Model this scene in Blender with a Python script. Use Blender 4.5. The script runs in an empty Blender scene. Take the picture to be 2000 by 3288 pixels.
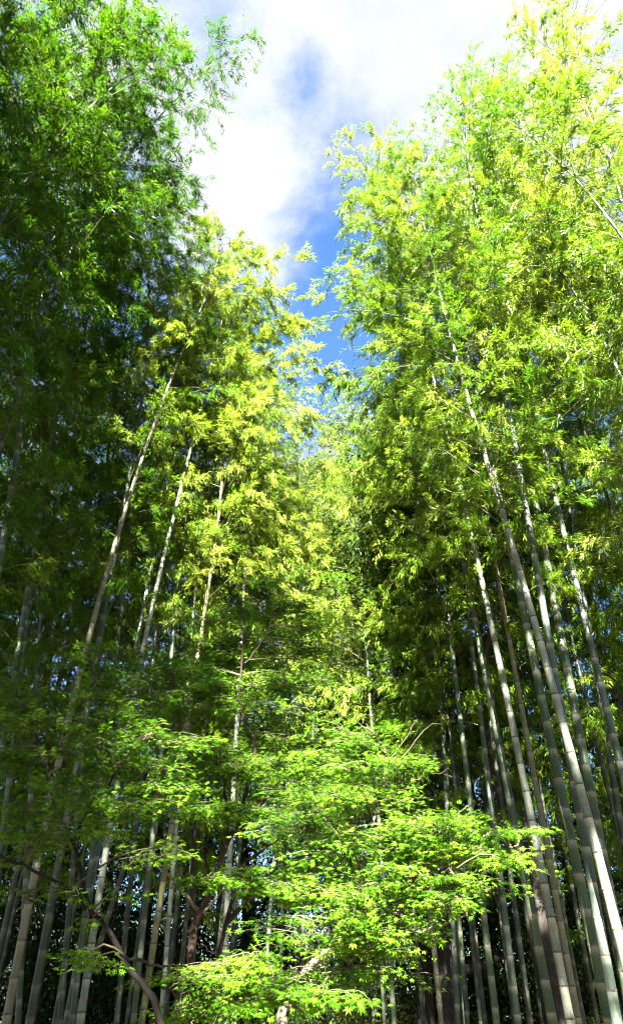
import bpy, math
import numpy as np
from mathutils import Vector

# ------------------------------------------------------------------ camera, sky, sun, exposure
scene = bpy.context.scene
COL = scene.collection
PITCH = math.radians(36.0)
EYE = 1.6
FPX = 24.0 / 36.0 * 3288.0
cam = bpy.data.cameras.new("camera")
cam.sensor_fit = 'VERTICAL'
cam.sensor_height = 36.0
cam.lens = 24.0
cam.clip_start = 0.05
cam.clip_end = 2000.0
cam_o = bpy.data.objects.new("camera", cam)
COL.objects.link(cam_o)
cam_o.location = (0, 0, EYE)
cam_o.rotation_euler = (math.radians(90) + PITCH, 0, 0)
scene.camera = cam_o

SUN_DIR = np.array([-0.06, -0.78, 0.62])
SUN_DIR = SUN_DIR / np.linalg.norm(SUN_DIR)
SUN_EL = math.asin(SUN_DIR[2])
SUN_AZ = math.atan2(SUN_DIR[0], SUN_DIR[1])          # clockwise from +Y

world = bpy.data.worlds.new("World")
scene.world = world
world.use_nodes = True
wt = world.node_tree
wt.nodes.clear()


def wn(kind, **kw):
    n = wt.nodes.new(kind)
    for k, v in kw.items():
        setattr(n, k, v)
    return n


sky = wn('ShaderNodeTexSky')
sky.sky_type = 'NISHITA'
sky.sun_disc = False
sky.sun_elevation = SUN_EL
sky.sun_rotation = SUN_AZ
sky.air_density = 1.0
sky.dust_density = 0.4
sky.ozone_density = 1.6
SKY_STRENGTH = 0.05
bg = wn('ShaderNodeBackground')
bg.inputs['Strength'].default_value = SKY_STRENGTH
out = wn('ShaderNodeOutputWorld')
tc = wn('ShaderNodeTexCoord')
mp = wn('ShaderNodeMapping')
mp.inputs['Location'].default_value = (-4.4, 3.3, 8.1)
mp.inputs['Scale'].default_value = (1.0, 1.0, 1.0)
n1 = wn('ShaderNodeTexNoise')
n1.inputs['Scale'].default_value = 4.4
n1.inputs['Detail'].default_value = 8.0
n1.inputs['Roughness'].default_value = 0.60
n1.inputs['Distortion'].default_value = 0.25
wt.links.new(tc.outputs['Generated'], mp.inputs['Vector'])
wt.links.new(mp.outputs['Vector'], n1.inputs['Vector'])


def sky_blob(direction, inner, outer, amount):
    """a broad bank of cloud (or clearing) about one direction; returns its weight socket"""
    d = np.array(direction, float)
    d /= np.linalg.norm(d)
    dot = wn('ShaderNodeVectorMath', operation='DOT_PRODUCT')
    nrm = wn('ShaderNodeVectorMath', operation='NORMALIZE')
    wt.links.new(tc.outputs['Generated'], nrm.inputs[0])
    wt.links.new(nrm.outputs[0], dot.inputs[0])
    dot.inputs[1].default_value = tuple(d)
    mr = wn('ShaderNodeMapRange', interpolation_type='SMOOTHSTEP')
    mr.inputs['From Min'].default_value = math.cos(math.radians(outer))
    mr.inputs['From Max'].default_value = math.cos(math.radians(inner))
    mr.inputs['To Min'].default_value = 0.0
    mr.inputs['To Max'].default_value = amount
    wt.links.new(dot.outputs['Value'], mr.inputs['Value'])
    return mr.outputs['Result']


def pix_dir(u, v):
    a, b = (u - 1000.0) / FPX, (1644.0 - v) / FPX
    return np.array([a, math.cos(PITCH) - b * math.sin(PITCH), math.sin(PITCH) + b * math.cos(PITCH)])


acc = n1.outputs['Fac']
for args in [(pix_dir(1560, 60), 4, 20, 0.26), (pix_dir(680, 120), 2, 15, 0.11), (pix_dir(760, 560), 1, 9, 0.15),
             (pix_dir(1180, 330), 1, 5, 0.06), (pix_dir(1060, 1900), 2, 11, 0.20), (pix_dir(960, 900), 1, 5, 0.06),
             (pix_dir(1120, 1180), 3, 11, -0.10), (pix_dir(1060, 430), 1, 7, -0.10), (pix_dir(1050, 780), 1, 6, -0.08)]:
    s = sky_blob(*args)
    ad = wn('ShaderNodeMath', operation='ADD')
    wt.links.new(acc, ad.inputs[0])
    wt.links.new(s, ad.inputs[1])
    acc = ad.outputs[0]
ramp = wn('ShaderNodeMapRange', interpolation_type='SMOOTHSTEP')
ramp.inputs['From Min'].default_value = 0.40
ramp.inputs['From Max'].default_value = 0.74
wt.links.new(acc, ramp.inputs['Value'])
CLOUD = 0.97
skygain = wn('ShaderNodeMix', data_type='RGBA', blend_type='MULTIPLY')
skygain.inputs['Factor'].default_value = 1.0
skygain.inputs[7].default_value = (0.225, 0.325, 0.42, 1)
wt.links.new(sky.outputs['Color'], skygain.inputs[6])
mixc = wn('ShaderNodeMix', data_type='RGBA')
n3 = wn('ShaderNodeTexNoise')
n3.inputs['Scale'].default_value = 7.0
n3.inputs['Detail'].default_value = 7.0
n3.inputs['Roughness'].default_value = 0.6
wt.links.new(mp.outputs['Vector'], n3.inputs['Vector'])
body = wn('ShaderNodeValToRGB')
be = body.color_ramp.elements
be[0].position, be[0].color = 0.34, (CLOUD * 0.80, CLOUD * 0.85, CLOUD * 0.92, 1)
be[1].position, be[1].color = 0.60, (CLOUD * 0.99, CLOUD * 1.02, CLOUD * 1.04, 1)
wt.links.new(n3.outputs['Fac'], body.inputs['Fac'])
wt.links.new(body.outputs['Color'], mixc.inputs[7])
wt.links.new(ramp.outputs['Result'], mixc.inputs['Factor'])
wt.links.new(skygain.outputs[2], mixc.inputs[6])
wt.links.new(mixc.outputs[2], bg.inputs['Color'])
wt.links.new(bg.outputs['Background'], out.inputs['Surface'])

sun = bpy.data.lights.new("sun", 'SUN')
sun.energy = 5.0
sun.angle = math.radians(0.55)
sun.color = (1.0, 0.95, 0.86)
sun_o = bpy.data.objects.new("sun", sun)
COL.objects.link(sun_o)
sun_o.location = (-20, -15, 40)
sun_o.rotation_euler = Vector(tuple(-SUN_DIR)).to_track_quat('-Z', 'Y').to_euler()

scene.view_settings.view_transform = 'Standard'
scene.view_settings.look = 'None'
scene.view_settings.exposure = 4.55
scene.view_settings.gamma = 1.0
scene.view_settings.use_curve_mapping = False
scene.cycles.max_bounces = 8
scene.cycles.diffuse_bounces = 4
scene.cycles.glossy_bounces = 2
scene.cycles.transmission_bounces = 5
scene.cycles.transparent_max_bounces = 4
scene.cycles.sample_clamp_indirect = 6.0
scene.cycles.use_denoising = True
scene.cycles.filter_width = 1.1

# ------------------------------------------------------------------ helpers


def at(u, v, Y, k=0.0):
    """world point on the view ray of source pixel (u, v) where y = Y + k*z"""
    d = pix_dir(u, v)
    t = (Y + k * EYE) / (d[1] - k * d[2])
    return np.array([d[0] * t, d[1] * t, EYE + d[2] * t])


def unit(v):
    return v / np.maximum(np.linalg.norm(v, axis=-1, keepdims=True), 1e-9)


def link(o, parent=None):
    COL.objects.link(o)
    if parent is not None:
        o.parent = parent
    return o


def empty(name, loc, label, cat, group=None):
    o = bpy.data.objects.new(name, None)
    o.empty_display_size = 0.3
    o.location = tuple(loc)
    o['label'] = label
    o['category'] = cat
    if group:
        o['group'] = group
    return link(o)


def make_mesh(name, verts, faces, mats, attrs=None, fmat=None, smooth=False):
    """faces: list of int arrays (n, k) of the same or different k"""
    me = bpy.data.meshes.new(name)
    verts = np.asarray(verts, np.float32)
    me.vertices.add(len(verts))
    me.vertices.foreach_set('co', verts.ravel())
    fl = [np.asarray(f, np.int32) for f in faces if len(f)]
    idx = np.concatenate([f.ravel() for f in fl])
    sizes = np.concatenate([np.full(len(f), f.shape[1], np.int32) for f in fl])
    starts = np.concatenate([[0], np.cumsum(sizes)[:-1]]).astype(np.int32)
    me.loops.add(len(idx))
    me.loops.foreach_set('vertex_index', idx)
    me.polygons.add(len(sizes))
    me.polygons.foreach_set('loop_start', starts)
    if fmat is not None:
        me.polygons.foreach_set('material_index', np.asarray(fmat, np.int32))
    if smooth:
        me.polygons.foreach_set('use_smooth', np.ones(len(sizes), bool))
    for k, a in (attrs or {}).items():
        at_ = me.attributes.new(k, 'FLOAT', 'POINT')
        at_.data.foreach_set('value', np.asarray(a, np.float32))
    for m in (mats if isinstance(mats, (list, tuple)) else [mats]):
        me.materials.append(m)
    me.update(calc_edges=True)
    return me


def tube(points, radii, sides=6):
    """tube along a polyline: verts, quads"""
    P = np.asarray(points, float)
    R = np.asarray(radii, float)
    n = len(P)
    T = np.gradient(P, axis=0)
    T = unit(T)
    ref = np.array([1.0, 0.0, 0.0]) if abs(T[:, 0]).mean() < 0.8 else np.array([0.0, 1.0, 0.0])
    A = unit(ref - (T @ ref)[:, None] * T)
    B = np.cross(T, A)
    ang = np.linspace(0, 2 * np.pi, sides, endpoint=False)
    V = (P[:, None, :] + R[:, None, None] * (np.cos(ang)[None, :, None] * A[:, None, :] + np.sin(ang)[None, :, None] * B[:, None, :]))
    i = np.arange(n - 1)[:, None] * sides
    j = np.arange(sides)[None, :]
    j2 = (j + 1) % sides
    Q = np.stack([i + j, i + j2, i + sides + j2, i + sides + j], -1).reshape(-1, 4)
    return V.reshape(-1, 3), Q


def tubes_batch(P, R, sides=3):
    """many tubes at once: P (m, n, 3), R (m, n)"""
    m, n, _ = P.shape
    T = unit(np.gradient(P, axis=1))
    ref = np.zeros_like(T)
    ref[..., 2] = 1.0
    flat = np.abs(T[..., 2]) > 0.9
    ref[flat] = (1, 0, 0)
    A = unit(np.cross(T, ref))
    B = np.cross(T, A)
    ang = np.linspace(0, 2 * np.pi, sides, endpoint=False)
    V = P[:, :, None, :] + R[:, :, None, None] * (np.cos(ang)[None, None, :, None] * A[:, :, None, :] + np.sin(ang)[None, None, :, None] * B[:, :, None, :])
    base = (np.arange(m) * n * sides)[:, None, None]
    i = (np.arange(n - 1) * sides)[None, :, None]
    j = np.arange(sides)[None, None, :]
    j2 = (j + 1) % sides
    Q = np.stack([base + i + j, base + i + j2, base + i + sides + j2, base + i + sides + j], -1).reshape(-1, 4)
    return V.reshape(-1, 3), Q


def leaf_blades(base, d, nrm, L, W, tint):
    """lance-shaped leaves, broad near the stalk and drawn out to a point: one face each, they are a few pixels long"""
    s = unit(np.cross(d, nrm))
    up = unit(np.cross(s, d))
    a = base + d * (L * 0.06)[:, None] + s * (W * 0.5)[:, None]
    b = base + d * (L * 0.14)[:, None] - s * (W * 0.5)[:, None]
    tip = base + d * L[:, None] - up * (L * 0.10)[:, None]
    V = np.stack([a, tip, b], 1).reshape(-1, 3)
    F = np.arange(len(base) * 3).reshape(-1, 3)
    return V, F, np.repeat(tint, 3)


# ------------------------------------------------------------------ materials

def new_mat(name):
    m = bpy.data.materials.new(name)
    m.use_nodes = True
    nt = m.node_tree
    nt.nodes.clear()
    o = nt.nodes.new('ShaderNodeOutputMaterial')
    return m, nt, o


def ramp_node(nt, stops):
    r = nt.nodes.new('ShaderNodeValToRGB')
    el = r.color_ramp.elements
    while len(el) > 1:
        el.remove(el[-1])
    el[0].position, el[0].color = stops[0][0], (*stops[0][1], 1)
    for p, c in stops[1:]:
        e = el.new(p)
        e.color = (*c, 1)
    return r


def leaf_mat(name, stops, trans=0.45, gloss=0.06, rough=0.38, tgain=(1.1, 1.15, 0.42)):
    m, nt, o = new_mat(name)
    at_ = nt.nodes.new('ShaderNodeAttribute')
    at_.attribute_name = 'tint'
    r = ramp_node(nt, stops)
    nt.links.new(at_.outputs['Fac'], r.inputs['Fac'])
    dif = nt.nodes.new('ShaderNodeBsdfDiffuse')
    tr = nt.nodes.new('ShaderNodeBsdfTranslucent')
    g = nt.nodes.new('ShaderNodeBsdfGlossy')
    g.inputs['Roughness'].default_value = rough
    g.inputs['Color'].default_value = (1, 1, 1, 1)
    mul = nt.nodes.new('ShaderNodeMix')
    mul.data_type = 'RGBA'
    mul.blend_type = 'MULTIPLY'
    mul.inputs['Factor'].default_value = 1.0
    mul.inputs[7].default_value = (*tgain, 1)
    nt.links.new(r.outputs['Color'], mul.inputs[6])
    nt.links.new(r.outputs['Color'], dif.inputs['Color'])
    nt.links.new(mul.outputs[2], tr.inputs['Color'])
    m1 = nt.nodes.new('ShaderNodeMixShader')
    m1.inputs[0].default_value = trans
    nt.links.new(dif.outputs[0], m1.inputs[1])
    nt.links.new(tr.outputs[0], m1.inputs[2])
    fr = nt.nodes.new('ShaderNodeFresnel')
    fr.inputs['IOR'].default_value = 1.35
    sc = nt.nodes.new('ShaderNodeMath')
    sc.operation = 'MULTIPLY'
    sc.inputs[1].default_value = gloss * 1.8
    nt.links.new(fr.outputs[0], sc.inputs[0])
    m2 = nt.nodes.new('ShaderNodeMixShader')
    nt.links.new(sc.outputs[0], m2.inputs[0])
    nt.links.new(m1.outputs[0], m2.inputs[1])
    nt.links.new(g.outputs[0], m2.inputs[2])
    nt.links.new(m2.outputs[0], o.inputs['Surface'])
    return m


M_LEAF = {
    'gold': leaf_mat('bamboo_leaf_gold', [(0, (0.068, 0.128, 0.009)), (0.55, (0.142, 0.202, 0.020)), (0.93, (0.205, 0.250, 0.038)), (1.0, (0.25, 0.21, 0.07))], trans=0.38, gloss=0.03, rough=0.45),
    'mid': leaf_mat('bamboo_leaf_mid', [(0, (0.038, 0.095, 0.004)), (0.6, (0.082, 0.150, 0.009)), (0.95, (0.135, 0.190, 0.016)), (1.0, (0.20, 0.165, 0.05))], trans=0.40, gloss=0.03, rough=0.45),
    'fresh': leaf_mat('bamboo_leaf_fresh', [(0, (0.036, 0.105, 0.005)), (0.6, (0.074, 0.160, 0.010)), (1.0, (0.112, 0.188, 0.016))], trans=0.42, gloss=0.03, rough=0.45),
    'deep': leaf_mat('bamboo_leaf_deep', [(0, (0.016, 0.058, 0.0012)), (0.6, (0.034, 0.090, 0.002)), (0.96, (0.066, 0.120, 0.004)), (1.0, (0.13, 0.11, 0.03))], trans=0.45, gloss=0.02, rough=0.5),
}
M_MAPLE = leaf_mat('maple_leaf', [(0, (0.030, 0.100, 0.0035)), (0.6, (0.066, 0.160, 0.007)), (1.0, (0.125, 0.205, 0.014))], trans=0.46, gloss=0.03, rough=0.45)
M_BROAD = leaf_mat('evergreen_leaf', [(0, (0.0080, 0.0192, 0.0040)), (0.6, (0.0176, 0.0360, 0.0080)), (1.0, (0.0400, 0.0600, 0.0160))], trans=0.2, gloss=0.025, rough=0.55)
M_FAR = leaf_mat('far_tree_leaf', [(0, (0.035, 0.062, 0.018)), (0.6, (0.072, 0.105, 0.036)), (1.0, (0.13, 0.16, 0.07))], trans=0.3, gloss=0.04)
M_SHRUB = leaf_mat('shrub_leaf', [(0, (0.09, 0.14, 0.03)), (0.6, (0.16, 0.20, 0.06)), (1.0, (0.30, 0.28, 0.14))], trans=0.35)


def culm_mat(name, c_low, c_high, mottle, wax=0.5):
    """bamboo wall: colour drifts along the internode ('band' 0..1), waxy bloom under each node, lichen mottling"""
    m, nt, o = new_mat(name)
    p = nt.nodes.new('ShaderNodeBsdfPrincipled')
    p.inputs['Roughness'].default_value = 0.5
    p.inputs['Specular IOR Level'].default_value = 0.35
    tcn = nt.nodes.new('ShaderNodeTexCoord')
    mpn = nt.nodes.new('ShaderNodeMapping')
    mpn.inputs['Scale'].default_value = (14, 14, 2.6)
    nz = nt.nodes.new('ShaderNodeTexNoise')
    nz.inputs['Scale'].default_value = 1.0
    nz.inputs['Detail'].default_value = 6
    nz.inputs['Roughness'].default_value = 0.62
    nt.links.new(tcn.outputs['Object'], mpn.inputs['Vector'])
    nt.links.new(mpn.outputs['Vector'], nz.inputs['Vector'])
    r = ramp_node(nt, [(0.28, c_low), (0.52, c_high), (0.74, mottle)])
    nt.links.new(nz.outputs['Fac'], r.inputs['Fac'])
    a = nt.nodes.new('ShaderNodeAttribute')
    a.attribute_name = 'band'
    wr = nt.nodes.new('ShaderNodeMapRange')
    wr.interpolation_type = 'SMOOTHSTEP'
    wr.inputs['From Min'].default_value = 0.62
    wr.inputs['From Max'].default_value = 1.0
    wr.inputs['To Max'].default_value = wax
    nt.links.new(a.outputs['Fac'], wr.inputs['Value'])
    mx = nt.nodes.new('ShaderNodeMix')
    mx.data_type = 'RGBA'
    mx.inputs[7].default_value = (0.33, 0.345, 0.30, 1)
    nt.links.new(wr.outputs['Result'], mx.inputs['Factor'])
    nt.links.new(r.outputs['Color'], mx.inputs[6])
    # fine dark specks of lichen
    n2 = nt.nodes.new('ShaderNodeTexNoise')
    n2.inputs['Scale'].default_value = 42
    n2.inputs['Detail'].default_value = 4
    nt.links.new(tcn.outputs['Object'], n2.inputs['Vector'])
    r2 = ramp_node(nt, [(0.36, (0.62, 0.62, 0.55)), (0.52, (1, 1, 1))])
    nt.links.new(n2.outputs['Fac'], r2.inputs['Fac'])
    mm = nt.nodes.new('ShaderNodeMix')
    mm.data_type = 'RGBA'
    mm.blend_type = 'MULTIPLY'
    mm.inputs['Factor'].default_value = 0.7
    nt.links.new(mx.outputs[2], mm.inputs[6])
    nt.links.new(r2.outputs['Color'], mm.inputs[7])
    nt.links.new(mm.outputs[2], p.inputs['Base Color'])
    bp = nt.nodes.new('ShaderNodeBump')
    bp.inputs['Strength'].default_value = 0.15
    bp.inputs['Distance'].default_value = 0.01
    nt.links.new(nz.outputs['Fac'], bp.inputs['Height'])
    nt.links.new(bp.outputs['Normal'], p.inputs['Normal'])
    nt.links.new(p.outputs[0], o.inputs['Surface'])
    return m


def bark_mat(name, c1, c2, c3, scale=9.0, bump=0.5):
    m, nt, o = new_mat(name)
    p = nt.nodes.new('ShaderNodeBsdfPrincipled')
    p.inputs['Roughness'].default_value = 0.85
    p.inputs['Specular IOR Level'].default_value = 0.2
    tcn = nt.nodes.new('ShaderNodeTexCoord')
    nz = nt.nodes.new('ShaderNodeTexNoise')
    nz.inputs['Scale'].default_value = scale
    nz.inputs['Detail'].default_value = 8
    nz.inputs['Roughness'].default_value = 0.65
    nt.links.new(tcn.outputs['Object'], nz.inputs['Vector'])
    r = ramp_node(nt, [(0.3, c1), (0.52, c2), (0.74, c3)])
    nt.links.new(nz.outputs['Fac'], r.inputs['Fac'])
    nt.links.new(r.outputs['Color'], p.inputs['Base Color'])
    bp = nt.nodes.new('ShaderNodeBump')
    bp.inputs['Strength'].default_value = bump
    bp.inputs['Distance'].default_value = 0.02
    nt.links.new(nz.outputs['Fac'], bp.inputs['Height'])
    nt.links.new(bp.outputs['Normal'], p.inputs['Normal'])
    nt.links.new(p.outputs[0], o.inputs['Surface'])
    return m


M_CULM = {  # green and dark put some of the grove's shade into the colour
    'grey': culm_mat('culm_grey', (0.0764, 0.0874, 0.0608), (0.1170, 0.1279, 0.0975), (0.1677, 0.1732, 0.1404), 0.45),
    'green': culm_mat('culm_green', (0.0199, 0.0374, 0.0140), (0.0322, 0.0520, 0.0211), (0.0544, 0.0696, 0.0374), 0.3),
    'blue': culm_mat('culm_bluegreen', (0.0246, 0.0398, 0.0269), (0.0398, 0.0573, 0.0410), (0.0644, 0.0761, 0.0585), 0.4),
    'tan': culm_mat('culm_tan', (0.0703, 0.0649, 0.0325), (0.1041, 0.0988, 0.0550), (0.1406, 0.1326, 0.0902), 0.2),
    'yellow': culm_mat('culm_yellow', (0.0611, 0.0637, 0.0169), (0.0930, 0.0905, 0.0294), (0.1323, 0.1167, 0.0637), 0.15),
    'dark': culm_mat('culm_shade_dark', (0.0100, 0.0156, 0.0069), (0.0169, 0.0237, 0.0112), (0.0287, 0.0343, 0.0212), 0.15),
}
M_NODE = bark_mat('culm_node', (0.035, 0.032, 0.022), (0.07, 0.062, 0.045), (0.15, 0.13, 0.10), 30, 0.2)
M_BRANCH = bark_mat('bamboo_branch', (0.0400, 0.0464, 0.0176), (0.0680, 0.0720, 0.0320), (0.1120, 0.1080, 0.0600), 20, 0.1)
M_MTWIG = bark_mat('maple_twig', (0.035, 0.028, 0.016), (0.06, 0.05, 0.028), (0.09, 0.08, 0.045), 12, 0.1)
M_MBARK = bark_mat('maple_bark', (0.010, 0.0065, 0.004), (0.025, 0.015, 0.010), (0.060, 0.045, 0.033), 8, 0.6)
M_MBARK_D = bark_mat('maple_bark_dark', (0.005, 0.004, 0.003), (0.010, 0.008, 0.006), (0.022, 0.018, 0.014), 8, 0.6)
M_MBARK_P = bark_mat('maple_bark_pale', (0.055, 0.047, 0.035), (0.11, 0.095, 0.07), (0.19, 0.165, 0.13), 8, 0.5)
M_TBARK = bark_mat('tree_bark', (0.014, 0.012, 0.010), (0.030, 0.026, 0.021), (0.06, 0.052, 0.042), 5, 0.8)
M_TWIG = bark_mat('bare_twig', (0.045, 0.042, 0.022), (0.085, 0.076, 0.040), (0.12, 0.11, 0.065), 20, 0.1)

# ------------------------------------------------------------------ bamboo


class Culm:
    """centre line of one culm, from the ground to the tip, in coordinates local to its base"""

    def __init__(self, base, lean, nod, H, curve=(0, 0), droop=0.0, bend=0.5):
        self.base = np.array([base[0], base[1], 0.0])
        self.H = H
        self.lean, self.nod, self.curve, self.droop, self.bend = np.array(lean), np.array(nod), np.array(curve), droop, bend
        t = np.linspace(0, 1, 160)
        self.tab = self._p(t)
        self.arc = np.concatenate([[0], np.cumsum(np.linalg.norm(np.diff(self.tab, axis=0), axis=1))])
        self.L = self.arc[-1]

    def _p(self, t):
        t = np.asarray(t, float)
        z = t * self.H
        s = np.clip((t - self.bend) / (1 - self.bend), 0, 1)
        xy = z[:, None] * self.lean[None, :] + (z ** 2)[:, None] * self.curve[None, :] + (s ** 2)[:, None] * self.nod[None, :]
        return np.concatenate([xy, (z - self.droop * s ** 3)[:, None]], 1)

    def at_arc(self, a):
        a = np.asarray(a, float)
        return np.stack([np.interp(a, self.arc, self.tab[:, k]) for k in range(3)], -1)


def node_arcs(L, first=0.16, mid=0.34, top=0.20):
    a, out_ = 0.04, []
    while a < L - 0.05:
        out_.append(a)
        f = a / L
        step = first + (mid - first) * min(1, f / 0.12) if f < 0.12 else (mid if f < 0.55 else mid + (top - mid) * (f - 0.55) / 0.45)
        a += step
    return np.array(out_)


def culm_mesh(c, r0, sides, mats, rng, fine=True):
    nodes = node_arcs(c.L)
    arcs, rad, band, kind = [0.0], [1.0], [0.0], []
    for i, a in enumerate(nodes):
        nxt = nodes[i + 1] if i + 1 < len(nodes) else c.L
        if fine:
            arcs += [a - 0.014, a - 0.006, a + 0.005, a + 0.022]
            rad += [0.985, 1.06, 1.07, 0.97]
            band += [1.0, 1.0, 0.0, 0.0]
            kind += [0, 1, 1, 0]
        else:
            arcs += [a - 0.012, a + 0.012]
            rad += [1.0, 1.04]
            band += [1.0, 0.0]
            kind += [0, 1]
    arcs.append(c.L)
    rad.append(1.0)
    band.append(0.5)
    kind.append(0)
    arcs = np.array(arcs)
    P = c.at_arc(arcs)
    f = arcs / c.L
    taper = 1.0 - 0.42 * f - 0.53 * f ** 2.2
    R = r0 * np.maximum(taper, 0.04) * np.array(rad)
    V, Q = tube(P, R, sides)
    fm = np.repeat(np.array(kind), sides)
    return make_mesh('culm', V, [Q], mats, {'band': np.repeat(np.array(band), sides)}, fm, smooth=True)


def bamboo_crown(c, rng, z0, leaf_n, leaf_l, lmax, r0, gapf=0.0, side_bias=None, twig_wood=True, sparse_top=0.0):
    """branches, twigs and leaves of one bamboo. returns branch tubes (list) and leaf arrays"""
    nodes = node_arcs(c.L)
    P = c.at_arc(nodes)
    ok = P[:, 2] > z0 if z0 < c.H else np.zeros(len(P), bool)
    # once past z0 along the culm everything above carries branches, the drooping tip too
    first = np.argmax(ok) if ok.any() else len(P)
    nodes = nodes[first:]
    if len(nodes) < 4:
        return None
    N = len(nodes)
    s = np.linspace(0, 1, N)
    phi0 = rng.uniform(0, 2 * np.pi)
    bp, az, sl = [], [], []
    for i in range(N):
        for q in range(2):
            if rng.random() < gapf + 0.7 * max(0.0, 1 - s[i] / 0.16):
                continue
            bp.append(i)
            az.append(phi0 + (i % 2) * np.pi + (q - 0.5) * 1.15 + rng.normal(0, 0.35))
            sl.append(s[i])
    bp = np.array(bp)
    az = np.array(az)
    sl = np.array(sl)
    nb = len(bp)
    L = lmax * (0.55 + 0.75 * np.sin(np.pi * np.clip(sl * 0.80 + 0.14, 0, 1)) - 0.45 * sl ** 3) * rng.uniform(0.6, 1.2, nb)
    if side_bias is not None:
        L *= 1.0 + 0.34 * (np.cos(az) * side_bias[0] + np.sin(az) * side_bias[1])
    L = np.clip(L, 0.35, None)
    el = np.radians(rng.normal(38, 10, nb) - 8 * sl)
    D = np.stack([np.cos(az) * np.cos(el), np.sin(az) * np.cos(el), np.sin(el)], -1)
    # follow the culm a little where it nods over
    base = c.at_arc(nodes[bp])
    tang = unit(c.at_arc(np.minimum(nodes[bp] + 0.2, c.L)) - c.at_arc(nodes[bp] - 0.2))
    D = unit(D + 0.35 * (tang - np.array([0, 0, 1.0])))
    drp = rng.uniform(0.32, 0.62, nb)
    u = np.linspace(0, 1, 6)
    BP = base[:, None, :] + D[:, None, :] * (L[:, None] * u[None, :])[..., None]
    BP[..., 2] -= (drp * L)[:, None] * (u ** 2)[None, :]
    BR = np.maximum((0.0035 + 0.0028 * L)[:, None] * (1 - 0.8 * u)[None, :], 0.0016)

    def bpt(i, uu):
        q = base[i] + D[i] * (L[i] * uu)[:, None]
        q[:, 2] -= drp[i] * L[i] * uu ** 2
        t = D[i] * 1.0
        t = t.copy()
        t[:, 2] -= 2 * drp[i] * uu
        return q, unit(t)

    # twigs
    per = np.maximum(3, np.round(L * 6.5)).astype(int)
    ti = np.repeat(np.arange(nb), per)
    nt_ = len(ti)
    uu = 0.16 + 0.84 * rng.random(nt_) ** 0.8
    tb, tt = bpt(ti, uu)
    side = rng.normal(0, 1, (nt_, 3))
    side[:, 2] = side[:, 2] * 0.45
    side = unit(side - (side * tt).sum(1, keepdims=True) * tt)
    td = unit(tt * 0.75 + side * rng.uniform(0.4, 1.0, nt_)[:, None])
    tl = rng.uniform(0.22, 0.55, nt_) * (1.05 - 0.45 * uu)
    # leaf clusters along twigs
    ncl = 4
    ci = np.repeat(np.arange(nt_), ncl)
    cv = np.tile(np.linspace(0.3, 1.0, ncl), nt_) + rng.normal(0, 0.06, nt_ * ncl)
    cp = tb[ci] + td[ci] * (tl[ci] * cv)[:, None]
    cp[:, 2] -= 0.25 * tl[ci] * cv ** 2
    cd = td[ci].copy()
    cd[:, 2] -= 0.45 * cv
    cd = unit(cd)
    # leaves
    k = max(1, int(round(leaf_n / max(1, len(ci)))))
    keep = rng.random(len(ci)) < min(1.0, leaf_n / (k * len(ci)) if k == 1 else 1.0)
    cidx = np.where(keep)[0]
    li = np.repeat(cidx, k)
    nl = len(li)
    rn = rng.normal(0, 1, (nl, 3))
    ld = unit(cd[li] * 0.8 + rn * 0.38 + np.array([0, 0, -0.36]) * rng.uniform(.3, 1.4, (nl, 1)))
    nr = unit(np.array([0, -.42, 0.85]) + rng.normal(0, 0.5, (nl, 3)))
    ll = leaf_l * rng.uniform(0.5, 1.3, nl)
    lw = ll * rng.uniform(0.13, 0.19, nl)
    lb = cp[li] + rng.normal(0, 0.025, (nl, 3))
    tone_b = rng.normal(0.0, 0.16, nb)
    tint = np.clip(0.48 + tone_b[ti[ci[li]]] + rng.normal(0, 0.20, nl), 0, 0.97)
    dry = rng.random(nl) < 0.004
    tint[dry] = 1.0
    leaves = leaf_blades(lb, ld, nr, ll, lw, tint)
    tw = None
    if twig_wood:
        TP = np.stack([tb, tb + td * (tl * 0.55)[:, None] - np.array([0, 0, 1.0]) * (tl * 0.07)[:, None],
                       tb + td * tl[:, None] - np.array([0, 0, 1.0]) * (tl * 0.25)[:, None]], 1)
        TR = np.tile(np.array([0.0022, 0.0017, 0.0009]), (nt_, 1))
        tw = (TP, TR, ti)
    return BP, BR, tw, leaves


def build_bamboo(c, label, group, r0, culm_kind, leaf_kind, z0, leaf_n, leaf_l, lmax, seed, hero=True, gapf=0.0, bias=None):
    rng = np.random.default_rng(seed)
    root = empty('bamboo', c.base, label, 'bamboo', group)
    me = culm_mesh(c, r0, 12 if hero else 7, [M_CULM[culm_kind], M_NODE], rng, hero)
    link(bpy.data.objects.new('culm', me), root)
    cr = bamboo_crown(c, rng, z0, leaf_n, leaf_l, lmax, r0, gapf, bias, twig_wood=hero)
    if cr is None:
        return root
    BP, BR, tw, (V, F, T) = cr
    if hero:
        for i in range(len(BP)):
            vs, qs = tubes_batch(BP[i:i + 1], BR[i:i + 1], 3)
            sel = np.where(tw[2] == i)[0]
            if len(sel):
                v2, q2 = tubes_batch(tw[0][sel], tw[1][sel], 3)
                qs2 = q2 + len(vs)
                vs = np.concatenate([vs, v2])
                faces = [qs, qs2]
            else:
                faces = [qs]
            link(bpy.data.objects.new('branch', make_mesh('branch', vs, faces, M_BRANCH)), root)
    else:
        vs, qs = tubes_batch(BP, BR, 3)
        b = link(bpy.data.objects.new('branches', make_mesh('branches', vs, [qs], M_BRANCH)), root)
        b['kind'] = 'stuff'
    f = link(bpy.data.objects.new('foliage', make_mesh('foliage', V, [F], M_LEAF[leaf_kind], {'tint': T})), root)
    f['kind'] = 'stuff'
    return root


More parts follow.
